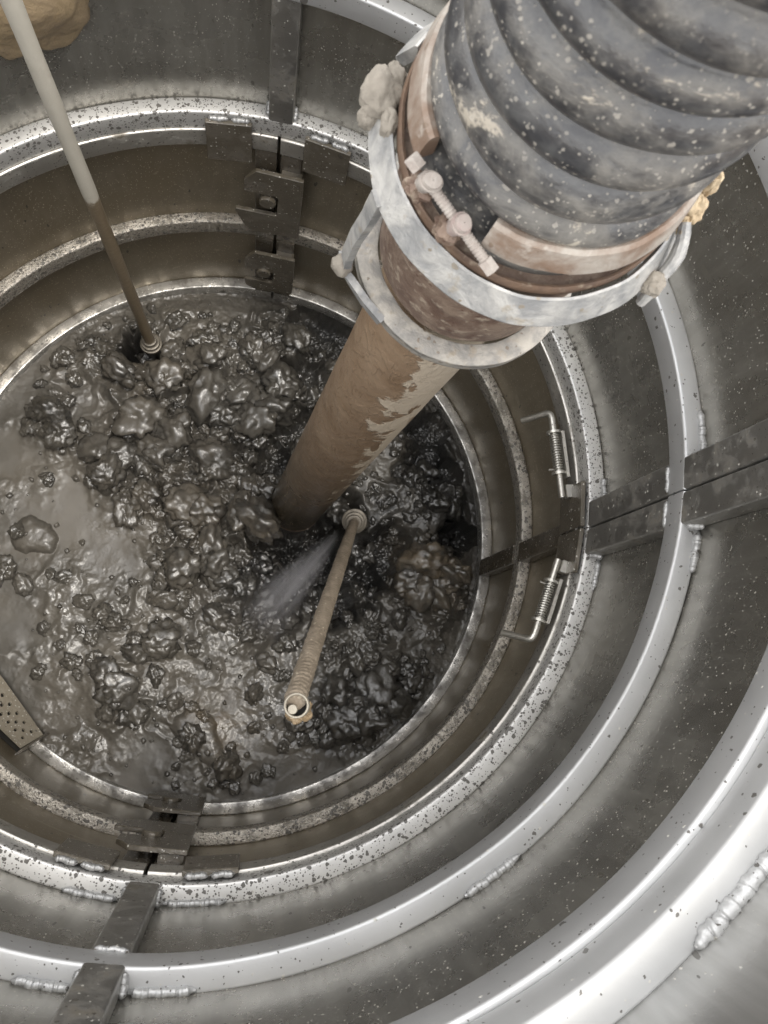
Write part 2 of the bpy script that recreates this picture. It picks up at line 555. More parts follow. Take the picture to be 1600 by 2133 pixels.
        if label:
            o['label'] = label
        return o


def parent_loc(p):
    l = np.zeros(3)
    while p is not None:
        l = l + np.array(p.location)
        p = p.parent
    return l


def thing(name, label, cat, loc, group=None):
    o = bpy.data.objects.new(name, None)
    o.empty_display_size = .05
    col.objects.link(o)
    o.location = loc
    o['label'] = label
    o['category'] = cat
    if group:
        o['group'] = group
    return o


def tag(o, label, cat, group=None, kind=None):
    o['label'] = label
    o['category'] = cat
    if group:
        o['group'] = group
    if kind:
        o['kind'] = kind
    return o


def er(t):
    return np.array([math.cos(R(t)), math.sin(R(t)), 0.])


def et(t):
    return np.array([-math.sin(R(t)), math.cos(R(t)), 0.])


EZ = np.array([0, 0, 1.])


def cyl(t, r, z):
    return er(t) * r + EZ * z


def rrect(r0, r1, z0, z1, b=.004, seg=3, outer=True):
    """rounded rectangle profile"""
    p = []
    for cx, cz, a0 in ((r1 - b, z1 - b, 0), (r0 + b, z1 - b, 90), (r0 + b, z0 + b, 180), (r1 - b, z0 + b, 270)):
        for i in range(seg + 1):
            a = R(a0 + 90 * i / seg)
            p.append((cx + b * math.cos(a), cz + b * math.sin(a)))
    return p


def vbar(t0, t1, r0, r1, z0, z1, b=.0035):
    m = MB()
    tm = (t0 + t1) / 2
    hw = r0 * math.tan(R(abs(t1 - t0) / 2))
    poly = [(x, y) for x, y in rrect(-hw, hw, 0, r1 - r0, b, 3)]
    m.prism(poly, cyl(tm, r0, z0), et(tm), er(tm), EZ, z1 - z0, 0)
    return m


def bead(t0, t1, r, z, rad=.006, axis='t', step=.0034, seed=0):
    """lumpy weld bead along the tangent (t0..t1) or along the radius/height between two points"""
    m = MB()
    if axis == 't':
        L_ = abs(t1 - t0) * math.pi / 180 * r
        n = max(6, int(L_ / .0008))
        pts = [cyl(t0 + (t1 - t0) * i / n, r, z) for i in range(n + 1)]
    else:
        a, b = np.array(t0), np.array(t1)
        L_ = np.linalg.norm(b - a)
        n = max(6, int(L_ / .0008))
        pts = [a + (b - a) * i / n for i in range(n + 1)]
    rs = []
    rr = random.Random(seed * 13 + 5)
    ph = 0
    for i in range(n + 1):
        s_ = L_ * i / n
        ripple = .90 + .10 * abs(math.sin(math.pi * s_ / step + ph))
        if i % 4 == 0:
            ph += rr.uniform(-.3, .3)
        e = min(1, .25 + 3.2 * min(i, n - i) / n * 2)
        rs.append(rad * ripple * min(1, e) * (1 + .10 * math.sin(s_ * 310 + seed) + .07 * math.sin(s_ * 870 + 2 * seed)))
        pts[i] = pts[i] + np.array([math.sin(s_ * 240 + seed), math.sin(s_ * 330 + 2 * seed), math.sin(s_ * 410 + 3 * seed)]) * rad * .10
    m.tube(pts, rs, 10)
    return m


# ------------------------------------------------------------------ levels
B = .0404
Z2, Z3, Z4, Z5 = .2823, .6251, .9140, 1.2281
W_LOW, W_UP, W_TOP = .6285, .6280, .6345
SEAM_BACK, SEAM_FRONT, SEAM_UP = 105.3, -74.6, 14.8
GAP = .28

# ------------------------------------------------------------------ lower lining: two half shells hooked together


def half_shell(name, label, a0, a1):
    t = thing(name, label, 'shaft lining', tuple(cyl((a0 + a1) / 2, .61, 0)), 'halves of the lower shaft lining')
    m = MB()
    m.lathe([(W_LOW, -.32), (W_LOW + .003, -.32), (W_LOW + .003, Z3 - B - .002), (W_LOW, Z3 - B - .002)], a0, a1, 300)
    m.build('shell', M['wall_lower'], t)
    m = MB()
    m.lathe(rrect(.6017, W_LOW + .001, -B, 0), a0, a1, 300, wob=.0007, seed=1 + a0)
    m.build('stiffening_ring', M['ring_mud'], t)
    m = MB()
    m.lathe(rrect(.6045, W_LOW + .001, Z2 - B, Z2), a0, a1, 300, wob=.0009, seed=2 + a0)
    m.build('stiffening_ring', M['ring_grain'], t)
    m = MB()
    m.lathe(rrect(.5955, W_LOW + .001, Z3 - 2 * B, Z3 - B, .0035), a0, a1, 300, wob=.0006, seed=3 + a0)
    m.build('stiffening_ring', M['ring_lip'], t)
    return t


left_half = half_shell('shaft_lining_half', 'muddy lower half shell with round hook pins, beside the long pale rod', SEAM_BACK + GAP, 360 + SEAM_FRONT - GAP)
right_half = half_shell('shaft_lining_half', 'muddy lower half shell carrying the two spring bolts and the slotted hooking plates', SEAM_FRONT + GAP, SEAM_BACK - GAP)


def lowbars(t, a0, a1):
    for z0, z1 in ((0, Z2 - B), (Z2, Z3 - 2 * B)):
        vbar(a0, a1, .6005, W_LOW - .0005, z0 - .0015, z1 + .0015).build('vertical_bar', M['bar_low'], t)


lowbars(left_half, SEAM_BACK + GAP, SEAM_BACK + 4.1)
lowbars(right_half, SEAM_BACK - 4.1, SEAM_BACK - GAP)
lowbars(right_half, SEAM_FRONT + GAP, SEAM_FRONT + 4.2)
lowbars(left_half, 360 + SEAM_FRONT - 4.2, 360 + SEAM_FRONT - GAP)
lowbars(right_half, 13.5, 17.4)
lowbars(left_half, 193.5, 197.4)

# hooking plates on the right half, pins on the left half


def hook(tc_, sgn, z0, z1, slot, r=.579, lip=.018, label=None):
    eu = et(tc_) * sgn          # u: away from the hooked side
    hw = .0555
    s0, s1 = slot
    poly = [(-hw - lip * 0, z0 + .012), (-hw - lip, s0 - .012), (-hw - lip, s0), (-hw + .008, s0), (.004, s0), (.009, s0 + .006), (.009, s1 - .006), (.004, s1),
            (-hw, s1), (-hw, z1 - .028), (-hw + .022, z1 + .004), (hw, z1), (hw, z0), (-hw + .02, z0 - .002)]
    m = MB()
    m.prism(poly, cyl(tc_, r, 0), eu, EZ, er(tc_), .0085, .0012, 1)
    # spacer block to the bar behind
    m.prism([(.012, z0 + .01), (hw - .004, z0 + .01), (hw - .004, z1 - .006), (.012, z1 - .006)], cyl(tc_, r + .0085, 0), eu, EZ, er(tc_), .0150, .001, 1)
    return m.build('hook_plate', M['plate'], right_half)


hook(105.75, -1, .305, .502, (.374, .438))
hook(105.95, -1, .048, .210, (.090, .140), lip=.002)
hook(-75.1, 1, .335, .515, (.40, .45))
hook(-75.1, 1, .050, .215, (.10, .145), lip=.004)


def pin(t, z, r0=.5735, rad=.0165):
    m = MB()
    x = -er(t)
    y = et(t)
    o = cyl(t, .606, z)
    prof = [(0.0005, .606 - r0), (rad - .002, .606 - r0), (rad, .606 - r0 - .002), (rad, 0), (0.0005, 0)]
    m.lathe(prof, 0, 360, 28, o, (y, EZ, x))
    m.build('hook_pin', M['plate'], left_half)


pin(106.75, .418)
pin(107.2, .134)
pin(-76.0 + 360, .430)
pin(-76.2 + 360, .128)


# spring bolts below the joint lip on the right half
def spring_bolt(ta, tb, z, hand):
    """straight rod from angle ta (handle side) to tb, handle cranked inwards and down"""
    r = .574
    a, b = cyl(ta, r, z), cyl(tb, r, z)
    d = (b - a) / np.linalg.norm(b - a)
    nin = -(er((ta + tb) / 2))
    h = nin * .62 - EZ * .75
    h /= np.linalg.norm(h)
    pts = []
    pts += [a + h * q for q in (.058, .03, .014)]
    for q in (.010, .0065, .004, .0018):
        pts.append(a + h * q + d * ((.010 - q) ** 2 * 60))
    pts += [a + d * .012, a + d * .03, (a + b) / 2, b]
    m = MB()
    m.tube(pts, .0057, 14)
    rod = m.build('spring_bolt', M['bolt'], right_half)
    L_ = np.linalg.norm(b - a)
    s0, s1 = L_ * .26, L_ * .70
    y = np.cross(d, nin)
    y /= np.linalg.norm(y)
    x = np.cross(y, d)
    m = MB()
    turns, n = 15, 15 * 12
    m.tube([a + d * (s0 + (s1 - s0) * i / n) + (x * math.cos(2 * math.pi * turns * i / n) + y * math.sin(2 * math.pi * turns * i / n)) * .0082 for i in range(n + 1)], .0012, 6)
    m.build('spring', M['bolt'], rod)
    m = MB()
    for s_ in (s0 - .003, s1 + .003):
        m.lathe([(.0058, -.0022), (.0125, -.0022), (.0125, .0022), (.0058, .0022)], 0, 360, 24, a + d * s_, (x, y, d))
    # carrier strip and end sleeve behind the rod
    out_ = -x if np.dot(x, nin) > 0 else x
    m.prism([(s0 - .004, -.009), (s1 + .012, -.009), (s1 + .012, .009), (s0 - .004, .009)], a + out_ * .0105, d, y, out_, .006, .001, 1)
    m.prism([(L_ * .86, -.008), (L_ * 1.01, -.008), (L_ * 1.01, .008), (L_ * .86, .008)], a + out_ * .0062, d, y, out_, .014, .001, 1)
    m.tube([a + d * (s1 - .004) + x * .008, a + d * (s1 - .004) + x * .018], .0016, 8)
    m.build('bracket', M['bolt'], rod)


spring_bolt(35.6, 20.4, .574, 1)
spring_bolt(-4.6, 9.6, .581, -1)

# ------------------------------------------------------------------ upper lining: one sheet, split at the right
up = thing('shaft_lining', 'middle speckled steel shaft lining with a split double bar at its right side', 'shaft lining', tuple(cyl(SEAM_UP, .61, Z3)))
a0, a1 = SEAM_UP + .12, SEAM_UP + 360 - .12
m = MB()
m.lathe([(W_UP, Z3 - B + .001), (W_UP + .003, Z3 - B + .001), (W_UP + .003, Z5 - B - .002), (W_UP, Z5 - B - .002)], a0, a1, 300)
m.build('shell', M['wall_upper'], up)
m = MB()
m.lathe(rrect(.600, W_UP + .001, Z3 - B, Z3), a0, a1, 300, wob=.0006, seed=4)
m.build('stiffening_ring', M['ring_splat'], up)
m = MB()
m.lathe(rrect(.600, W_UP + .001, Z4 - B, Z4), a0, a1, 300, wob=.0008, seed=5)
m.build('stiffening_ring', M['ring_clean'], up)
m = MB()
m.lathe(rrect(.5945, W_UP + .001, Z5 - 2 * B, Z5 - B, .0035), a0, a1, 300, wob=.0006, seed=6)
m.build('stiffening_ring', M['ring_clean'], up)
for b0, b1 in ((SEAM_UP + .12, SEAM_UP + 4.3), (SEAM_UP - 4.2, SEAM_UP - .12), (103.25, 107.25), (-76.2, -72.2), (193, 197)):
    for z0, z1 in ((Z3, Z4 - B), (Z4, Z5 - 2 * B)):
        vbar(b0, b1, .6004, W_UP - .0005, z0 - .0015, z1 + .0015).build('vertical_bar', M['bar'], up)
# joint plates welded over the joint
for t0, t1, z0, z1 in ((109.8, 117.3, .520, .618), (93.0, 100.9, .528, .617), (-86.7, -79.0, .535, .614), (-69.6, -62.0, .532, .612)):
    m = MB()
    tm = (t0 + t1) / 2
    hw = .590 * R((t1 - t0) / 2)
    m.prism([(-hw, z0), (hw, z0), (hw, z1), (-hw, z1)], cyl(tm, .5850, 0), et(tm), EZ, er(tm), .0085, .0012, 1)
    pl = m.build('joint_plate', M['plate'], up)
    k = 0
    for f0, f1 in ((.05, .45), (.5, .92)):
        bead(cyl(t0 + (t1 - t0) * f0, .5935, z1 + .002), cyl(t0 + (t1 - t0) * f1, .5935, z1 + .001), 0, 0, .0048, 'p', seed=int(t0) + k).build('weld_bead', M['weld'], pl, 180)
        k += 1
for t0, t1 in ((7.4, SEAM_UP - .15), (SEAM_UP + .15, 22.4)):
    m = MB()
    tm = (t0 + t1) / 2
    hw = .590 * R((t1 - t0) / 2)
    m.prism([(-hw, .530), (hw, .530), (hw, .622), (-hw, .622)], cyl(tm, .5875, 0), et(tm), EZ, er(tm), .0075, .0012, 1)
    m.build('joint_plate', M['plate'], up)
# welds on the clean rings
sd_ = 1
for z, runs in ((Z4, ((-38.6, -31.6), (-82, -76.6), (-71.8, -65.5), (10.2, 5.2), (19.6, 25), (102.8, 99.6), (107.7, 110.6))),
                (Z3, ((-84, -77.0), (-71.6, -63.6), (10.2, 5.6), (19.4, 22.8)))):
    for t0, t1 in runs:
        bead(t0, t1, W_UP - .0030, z + .0012, .0052, 't', seed=sd_).build('weld_bead', M['weld'], up, 180)
        sd_ += 1
for tb in (SEAM_UP + 4.35, SEAM_UP - 4.25, 103.15, 107.35, -76.3, -72.1):
    for z in (Z3 + .002, Z4 - B - .001, Z4 + .002):
        bead(cyl(tb, .606, z), cyl(tb, .626, z + (.012 if z != Z4 - B - .001 else -.012)), 0, 0, .0050, 'p', seed=sd_).build('weld_bead', M['weld'], up, 180)
        sd_ += 1
for t0, t1 in ((SEAM_UP + .5, SEAM_UP + 4), (SEAM_UP - 4, SEAM_UP - .5), (-75.9, -72.5)):
    bead(cyl(t0, .6008, Z4 - B - .001), cyl(t1, .6008, Z4 - B - .001), 0, 0, .0036, 'p', seed=sd_).build('weld_bead', M['weld'], up, 180)
    sd_ += 1

# ------------------------------------------------------------------ top lining
top = thing('shaft_lining', 'bright topmost steel shaft lining nearest the camera, its white bottom ring with a long weld', 'shaft lining', (0, -.61, Z5))
m = MB()
m.lathe([(W_TOP, Z5 - B + .001), (W_TOP + .003, Z5 - B + .001), (W_TOP + .003, 1.375), (W_TOP, 1.375)], 0, 360, 300)
m.build('shell', M['wall_top'], top)
m = MB()
m.lathe(rrect(.600, W_TOP + .001, Z5 - B, Z5), 0, 360, 300, wob=.0006, seed=8)
m.build('stiffening_ring', M['ring_bright'], top)
bead(-29.4, -20.5, W_TOP - .0035, Z5 + .0022, .0068, 't', .0075, seed=77).build('weld_bead', M['weld'], top, 180)

# ground round the shaft mouth
m = MB()
m.lathe([(W_TOP + .008, 1.27), (30, 1.27), (30, -.6), (.001, -.6), (.001, -.40), (W_TOP + .008, -.40)], 0, 360, 96)
gr = m.build('ground', M['earth'])
tag(gr, 'brown earth round the mouth of the shaft', 'ground', kind='structure')

# ------------------------------------------------------------------ mud
NG = 720
X0, X1 = -.6285, .6285
xs = np.linspace(X0, X1, NG)
XX, YY = np.meshgrid(xs, xs, indexing='ij')
RR = np.hypot(XX, YY)


def vnoise(x, y, seed):
    r = np.random.default_rng(seed)
    tb = r.random((256, 256))
    xi = np.floor(x).astype(int)
    yi = np.floor(y).astype(int)
    fx, fy = x - xi, y - yi
    fx = fx * fx * fx * (fx * (fx * 6 - 15) + 10)
    fy = fy * fy * fy * (fy * (fy * 6 - 15) + 10)
    g = lambda a, b: tb[a & 255, b & 255]
    return (g(xi, yi) * (1 - fx) + g(xi + 1, yi) * fx) * (1 - fy) + (g(xi, yi + 1) * (1 - fx) + g(xi + 1, yi + 1) * fx) * fy


def fbm(x, y, f, o, seed, gain=.5):
    s, a, t = 0, 1., 0
    for i in range(o):
        s = s + a * (vnoise(x * f + 17.3 * i, y * f + 9.1 * i, seed + i) - .5)
        t += a
        a *= gain
        f *= 2.03
    return s / t * 2


def blob(px, py, pr, z=0.02):
    c = ground_at(px, py, z)
    r = pr / FPX * 1.78
    return c[0], c[1], r


def field(lst, expo=2.0):
    f = np.zeros_like(XX)
    WX, WY = XX + .045 * wx, YY + .045 * wy
    for px, py, pr, amp in lst:
        x, y, r = blob(px, py, pr)
        d2 = ((WX - x) ** 2 + (WY - y) ** 2) / (r * r)
        f = np.maximum(f, amp * np.exp(-d2 ** (expo / 2)))
    return f


wx = fbm(XX, YY, 14, 4, 100)
wy = fbm(XX, YY, 14, 4, 140)
f1 = fbm(XX, YY, 22, 5, 200)
f2 = fbm(XX, YY, 70, 4, 240, .55)
rid = 1 - np.abs(fbm(XX, YY, 30, 4, 300)) * 2.4

# raised, lumpy heaps
heap = field([(300, 870, 150, .035), (430, 830, 150, .040), (520, 850, 120, .045), (450, 1000, 150, .042), (350, 1010, 110, .034), (530, 1110, 85, .070),
              (410, 1150, 110, .030), (110, 870, 55, .040), (225, 975, 60, .030), (240, 770, 110, .030), (560, 790, 90, .045), (350, 690, 120, .020), (200, 930, 60, .02),
              (880, 1190, 85, .065), (930, 1250, 80, .045), (790, 1350, 110, .028), (820, 1420, 110, .030), (720, 1480, 80, .024), (740, 1530, 70, .02),
              (270, 1010, 70, .018), (480, 1200, 90, .026), (300, 1350, 90, .014), (250, 1450, 90, .016), (150, 1560, 70, .012), (620, 690, 90, .03),
              (860, 1010, 90, .016), (750, 930, 70, .012), (940, 1000, 60, .02), (540, 1260, 80, .012), (420, 1280, 110, .012), (130, 1320, 110, .010), (380, 1430, 110, .010), (560, 1420, 100, .009), (420, 1590, 110, .008), (80, 1430, 70, .010), (620, 1560, 100, .008), (230, 1270, 90, .012), (90, 1210, 60, .010), (60, 1000, 60, .008)], 2.6)
pits = field([(605, 1130, 62, .11), (680, 1125, 62, .12), (770, 1165, 62, .085), (620, 1210, 75, .05), (700, 1260, 50, .055), (565, 935, 52, .075), (640, 880, 60, .07),
              (650, 780, 50, .045), (690, 690, 70, .05), (965, 1090, 46, .10), (950, 960, 46, .07), (900, 880, 50, .05), (268, 715, 36, .075), (310, 738, 28, .06),
              (560, 1290, 60, .02), (720, 1050, 40, .05), (660, 1000, 60, .05), (600, 1000, 50, .05), (700, 1180, 60, .09), (820, 1150, 60, .06), (640, 660, 60, .05), (900, 950, 60, .05)], 5.0)
flat = field([(140, 1050, 90, 1), (225, 1160, 60, .9), (40, 930, 60, 1), (180, 830, 60, .9), (30, 1470, 70, 1), (290, 1620, 60, .9), (160, 1490, 55, .6), (640, 1620, 70, .8), (850, 1310, 60, .6),
              (950, 1330, 50, .7), (280, 830, 40, .7), (20, 1290, 55, .9), (870, 970, 60, .7), (640, 770, 50, .5), (500, 1500, 50, .4), (360, 700, 60, .5), (740, 1600, 50, .5), (450, 1440, 40, .3)], 3.0)
tanf = field([(880, 1180, 75, 1), (340, 1490, 40, .0), (460, 1500, 55, .8), (505, 1530, 35, .7), (930, 1230, 50, .5), (540, 1085, 50, .35), (420, 1060, 160, .25), (290, 800, 110, .25)], 2.0)

sludge_shade = np.clip(field([(605, 1130, 80, 1), (690, 1125, 90, 1), (780, 1165, 90, 1), (640, 1220, 90, .9), (570, 935, 60, .8), (650, 870, 80, .8), (660, 760, 60, .6), (690, 690, 80, .8), (960, 1060, 80, 1), (930, 940, 90, .9),
                      (870, 880, 70, .8), (268, 720, 50, .9), (320, 740, 30, .8), (820, 1090, 90, .9), (740, 1260, 60, .7), (560, 1270, 70, .5), (800, 1300, 90, .35), (860, 1420, 120, .45), (740, 1500, 100, .45), (560, 650, 80, .5), (500, 930, 60, .5), (540, 1180, 80, .8), (900, 1010, 90, 1), (700, 1190, 90, 1)], 2.6) * (1 + .5 * f1) , 0, 1)  # mask: painted shade of the hollows and the charcoal mud on the right
heapw = heap + .012 * np.clip(f1, 0, 1) * (1 - flat)
base = -.018 + .0035 * f1 * (1 - flat) + .0010 * fbm(XX, YY, 9, 2, 500)
lump = np.clip(heap / .03, 0, 1.3) * (1 - .85 * flat)
H = base + heap * (.75 + .5 * np.clip(fbm(XX, YY, 11, 3, 420), -.6, 1)) * (1 - .8 * flat) + lump * (.012 * f1 + .004 * f2) + np.clip(heap / .03, 0, 1) * (1 - .9 * flat) * .024 * np.clip(1 - 2.4 * np.abs(fbm(XX + .05 * wx, YY + .05 * wy, 13, 2, 333)), -.3, .85)
clodm = np.clip(lump, 0, 1) * .6
n_clod = 0
dx = xs[1] - xs[0]
dens = np.clip(.34 + 1.1 * np.clip(heap / .04, 0, 1) + .8 * np.clip(pits / .06, 0, 1), 0, 1) * (1 - .95 * flat)
# the two big smooth lumps that lie alone in the slurry, and the crusted block by the pipe
for px, py, pr, hh, asp, ang, rgh in ((62, 1108, 46, .022, .75, .2, .06), (415, 1535, 62, .020, .62, -.5, .08), (105, 868, 46, .030, .8, .4, .35), (222, 985, 40, .03, .8, 2.2, .3),
                                  (540, 1095, 62, .040, .8, .3, .4), (590, 835, 60, .035, .7, 1.2, .4), (290, 1000, 40, .02, .7, 1., .3), (710, 1500, 60, .026, .7, .5, .3), (780, 1440, 55, .02, .7, 1.8, .3), (300, 885, 70, .028, .55, -.3, .3)):
    x, y, r_ = blob(px, py, pr)
    gx = XX - x + wx * r_ * .45
    gy = YY - y + wy * r_ * .45
    u_, v_ = (gx * math.cos(ang) + gy * math.sin(ang)) / r_, (-gx * math.sin(ang) + gy * math.cos(ang)) / (r_ * asp)
    pr_ = np.clip(1 - (u_ ** 2 + v_ ** 2) ** 1.6, 0, None) ** .5
    cand = np.where(pr_ > 0, -.019 + (hh * pr_) * (1 + rgh * (f1 + .8 * f2)) + .5 * heap, -9)
    up_ = cand > H
    H = np.where(up_, cand, H)
    clodm = np.where(up_, .35 if rgh < .1 else .65, clodm)
H = H - 1.8 * pits * (1 + .30 * f1 + .12 * f2)
clodm = np.maximum(clodm, np.clip(pits / .03, 0, 1) * .9)


def blur(a, k):
    for ax_ in (0, 1):
        p_ = np.concatenate([np.repeat(np.take(a, [0], ax_), k + 1, ax_), a, np.repeat(np.take(a, [-1], ax_), k, ax_)], ax_)
        c_ = np.cumsum(p_, ax_)
        n_ = a.shape[ax_]
        a = (np.take(c_, range(2 * k + 1, 2 * k + 1 + n_), ax_) - np.take(c_, range(0, n_), ax_)) / (2 * k + 1)
    return a


Hb = blur(blur(H, 7), 7)
H = H + .45 * np.clip(clodm, 0, 1) * np.clip(H - Hb, -.012, .006)
crumb = np.clip(heap / .045, 0, 1)
# crinkled skin of the slurry
sparkle = field([(520, 1500, 110, 1), (620, 1540, 70, 1), (130, 1440, 90, .9), (190, 1530, 60, .9), (230, 1090, 70, .8), (190, 1190, 60, .8), (330, 1290, 110, .9), (60, 960, 60, .7), (160, 850, 50, .6),
                 (880, 1350, 80, .8), (840, 970, 60, .9), (760, 1120, 60, .9), (600, 1380, 80, .9), (420, 1400, 90, .7), (300, 960, 90, .6), (540, 830, 70, .6), (400, 700, 80, .6), (90, 1350, 60, .6), (470, 1610, 70, .8), (300, 1500, 70, .7), (700, 1560, 70, .7), (250, 1400, 70, .7), (480, 1330, 70, .8), (130, 1250, 60, .6)], 2.5)
patch = np.clip((sparkle - .5) * 1.3 + .9 * fbm(XX, YY, 11, 3, 760), 0, 1) ** 1.2
wr = 1 - np.abs(fbm(XX + .012 * wx, YY + .012 * wy, 62, 3, 700)) * 2.6
H = H + (1 - np.clip(clodm, 0, 1)) * (.0003 * fbm(XX, YY, 40, 3, 705) + patch * .0017 * np.clip(wr, 0, 1) ** 2.2) + clodm * (.0004 + .0008 * crumb) * fbm(XX, YY, 130, 3, 720, .6)
# settle to the rim: slurry runs up to the ring at the front, falls short at the back and right
edge = np.clip((RR - .545) / .05, 0, 1)
ang = np.arctan2(YY, XX)
level = -.010 + .004 * np.cos(ang + 1.9) - .030 * np.clip(np.cos(ang - R(85)), 0, 1) ** 2 - .04 * np.clip(np.cos(ang - R(28)), 0, 1) ** 6
H = H * (1 - edge) + np.minimum(H, level + .006 * f1 + .004 * f2) * edge
vs = np.stack([XX, YY, H], -1).reshape(-1, 3)
idx = np.arange(NG * NG).reshape(NG, NG)
keep = (np.maximum.reduce([RR[:-1, :-1], RR[1:, :-1], RR[:-1, 1:], RR[1:, 1:]]) < .6275)
fq = np.stack([idx[:-1, :-1], idx[1:, :-1], idx[1:, 1:], idx[:-1, 1:]], -1)[keep]
used = np.zeros(NG * NG, bool)
used[fq.ravel()] = True
remap = np.cumsum(used) - 1
me = bpy.data.meshes.new('mud')
vv = vs[used]
ff = remap[fq]
from mathutils import noise as mnz


def ico(sub):
    b_ = bmesh.new()
    bmesh.ops.create_icosphere(b_, subdivisions=sub, radius=1)
    b_.verts.index_update()
    V_ = np.array([v.co for v in b_.verts])
    F_ = np.array([[v.index for v in f.verts] for f in b_.faces])
    b_.free()
    return V_, F_


ICO = {k: ico(k) for k in (2, 3, 4)}
cv_, cf_, ca_, ct_, cs_ = [], [], [], [], []
off = len(vv)


def clod(x, y, rad, flat_, sink, wet, rough, seed, sub):
    """one sticky clay clod pressed into the surface"""
    global off
    V_, F_ = ICO[sub]
    sd3 = Vector((seed * 1.37 % 97, seed * 2.11 % 89, seed * .73 % 83))
    fr_ = 1.15
    d_ = np.empty(len(V_))
    for q, p_ in enumerate(V_):
        v_ = Vector(p_) * fr_ + sd3
        n1 = mnz.noise(v_)
        n2 = mnz.noise(v_ * 2.1)
        n3 = mnz.noise(v_ * 4.6) if sub > 2 else 0
        n4 = mnz.noise(v_ * 9.5) if sub > 3 else 0
        d_[q] = 1 + rough * (.85 * n1 + .50 * n2 + .30 * n3 + .17 * n4)
    P_ = V_ * d_[:, None]
    a_ = (seed * 1.9) % 6.283
    asp = .65 + .35 * ((seed * .618) % 1)
    Q_ = np.stack([P_[:, 0], P_[:, 1] * asp, P_[:, 2] * flat_], 1) * rad
    t_ = ((seed * .37) % 1 - .5) * 1.1
    Q_ = np.stack([Q_[:, 0] * math.cos(t_) + Q_[:, 2] * math.sin(t_), Q_[:, 1], -Q_[:, 0] * math.sin(t_) + Q_[:, 2] * math.cos(t_)], 1)
    Q_ = np.stack([Q_[:, 0] * math.cos(a_) - Q_[:, 1] * math.sin(a_), Q_[:, 0] * math.sin(a_) + Q_[:, 1] * math.cos(a_), Q_[:, 2]], 1)
    i_, j_ = min(max(int((x - X0) / dx), 0), NG - 1), min(max(int((y - X0) / dx), 0), NG - 1)
    Q_ += np.array([x, y, H[i_, j_] + rad * flat_ * (1 - sink)])
    if np.hypot(x, y) + rad * 1.15 > .596:
        return
    cv_.append(Q_)
    cf_.append(F_ + off)
    off += len(Q_)
    ca_.append(np.full(len(Q_), wet))
    ct_.append(np.full(len(Q_), tanf[i_, j_]))
    cs_.append(np.full(len(Q_), sludge_shade[i_, j_]))


sdn = 3
for k in range(1050):                    # chunks of the heaps
    th = rng.uniform(0, 2 * math.pi)
    rr_ = .60 * math.sqrt(rng.uniform())
    x, y = rr_ * math.cos(th), rr_ * math.sin(th)
    i, j = min(max(int((x - X0) / dx), 0), NG - 1), min(max(int((y - X0) / dx), 0), NG - 1)
    if rng.uniform() > dens[i, j] ** 1.3 or (pits[i, j] > .045 and rng.uniform() < .7):
        continue
    rad = min(.040, .0160 * math.exp(rng.normal(.1, .45))) * (.55 + .5 * dens[i, j])
    sdn += 1
    clod(x, y, rad, rng.uniform(.50, .9), rng.uniform(.45, .95), rng.uniform(.35, 1.0), rng.uniform(.42, .74), sdn, 4 if rad > .010 else 3)
for k in range(1500):                   # crumbs
    th = rng.uniform(0, 2 * math.pi)
    rr_ = .59 * math.sqrt(rng.uniform())
    x, y = rr_ * math.cos(th), rr_ * math.sin(th)
    i, j = min(max(int((x - X0) / dx), 0), NG - 1), min(max(int((y - X0) / dx), 0), NG - 1)
    if rng.uniform() > dens[i, j]:
        continue
    sdn += 1
    clod(x, y, min(.009, .0034 * math.exp(rng.normal(.1, .45))), rng.uniform(.5, .9), rng.uniform(.3, .9), rng.uniform(.2, 1.0), rng.uniform(.4, .7), sdn, 2)
for px, py, pr, fl_, wet in ((540, 1092, 52, .8, 1.), (505, 1075, 34, .8, .9), (570, 850, 44, .8, .9), (590, 800, 36, .8, .8), (300, 870, 52, .55, .4), (250, 770, 40, .5, .6), (225, 985, 34, .6, .9), (105, 860, 34, .8, 1.),
                             (125, 905, 28, .7, 1.), (360, 905, 40, .6, .5), (440, 960, 44, .6, .7), (430, 830, 46, .7, .6), (880, 1170, 44, .9, .9), (900, 1225, 40, .8, .8), (850, 1215, 32, .8, 1.), (720, 1505, 40, .55, 1.),
                             (790, 1440, 44, .5, 1.), (700, 1440, 34, .6, 1.), (620, 700, 36, .6, 1.), (340, 1330, 36, .5, .9), (250, 1440, 40, .4, .8), (440, 1130, 40, .6, .6), (390, 1050, 46, .5, .4), (560, 1150, 34, .7, 1.),
                             (640, 930, 36, .8, 1.), (630, 1010, 28, .8, 1.), (950, 1040, 34, .8, 1.), (905, 970, 30, .8, 1.), (420, 740, 46, .45, .4), (350, 790, 36, .6, .5)):
    x, y, r_ = blob(px, py, pr)
    sdn += 1
    clod(x, y, r_, fl_, .62, wet, .58, sdn, 4)
cvv = np.concatenate(cv_)
cff = np.concatenate(cf_)
allv = np.concatenate([vv, cvv])
loops = np.concatenate([ff.ravel(), cff.ravel()]).astype(np.int32)
nq, ntri = len(ff), len(cff)
me.vertices.add(len(allv))
me.vertices.foreach_set('co', allv.ravel())
me.loops.add(len(loops))
me.loops.foreach_set('vertex_index', loops)
me.polygons.add(nq + ntri)
me.polygons.foreach_set('loop_start', np.concatenate([np.arange(nq) * 4, nq * 4 + np.arange(ntri) * 3]).astype(np.int32))
me.polygons.foreach_set('loop_total', np.concatenate([np.full(nq, 4), np.full(ntri, 3)]).astype(np.int32))
me.update(calc_edges=True)
me.polygons.foreach_set('use_smooth', [True] * (nq + ntri))
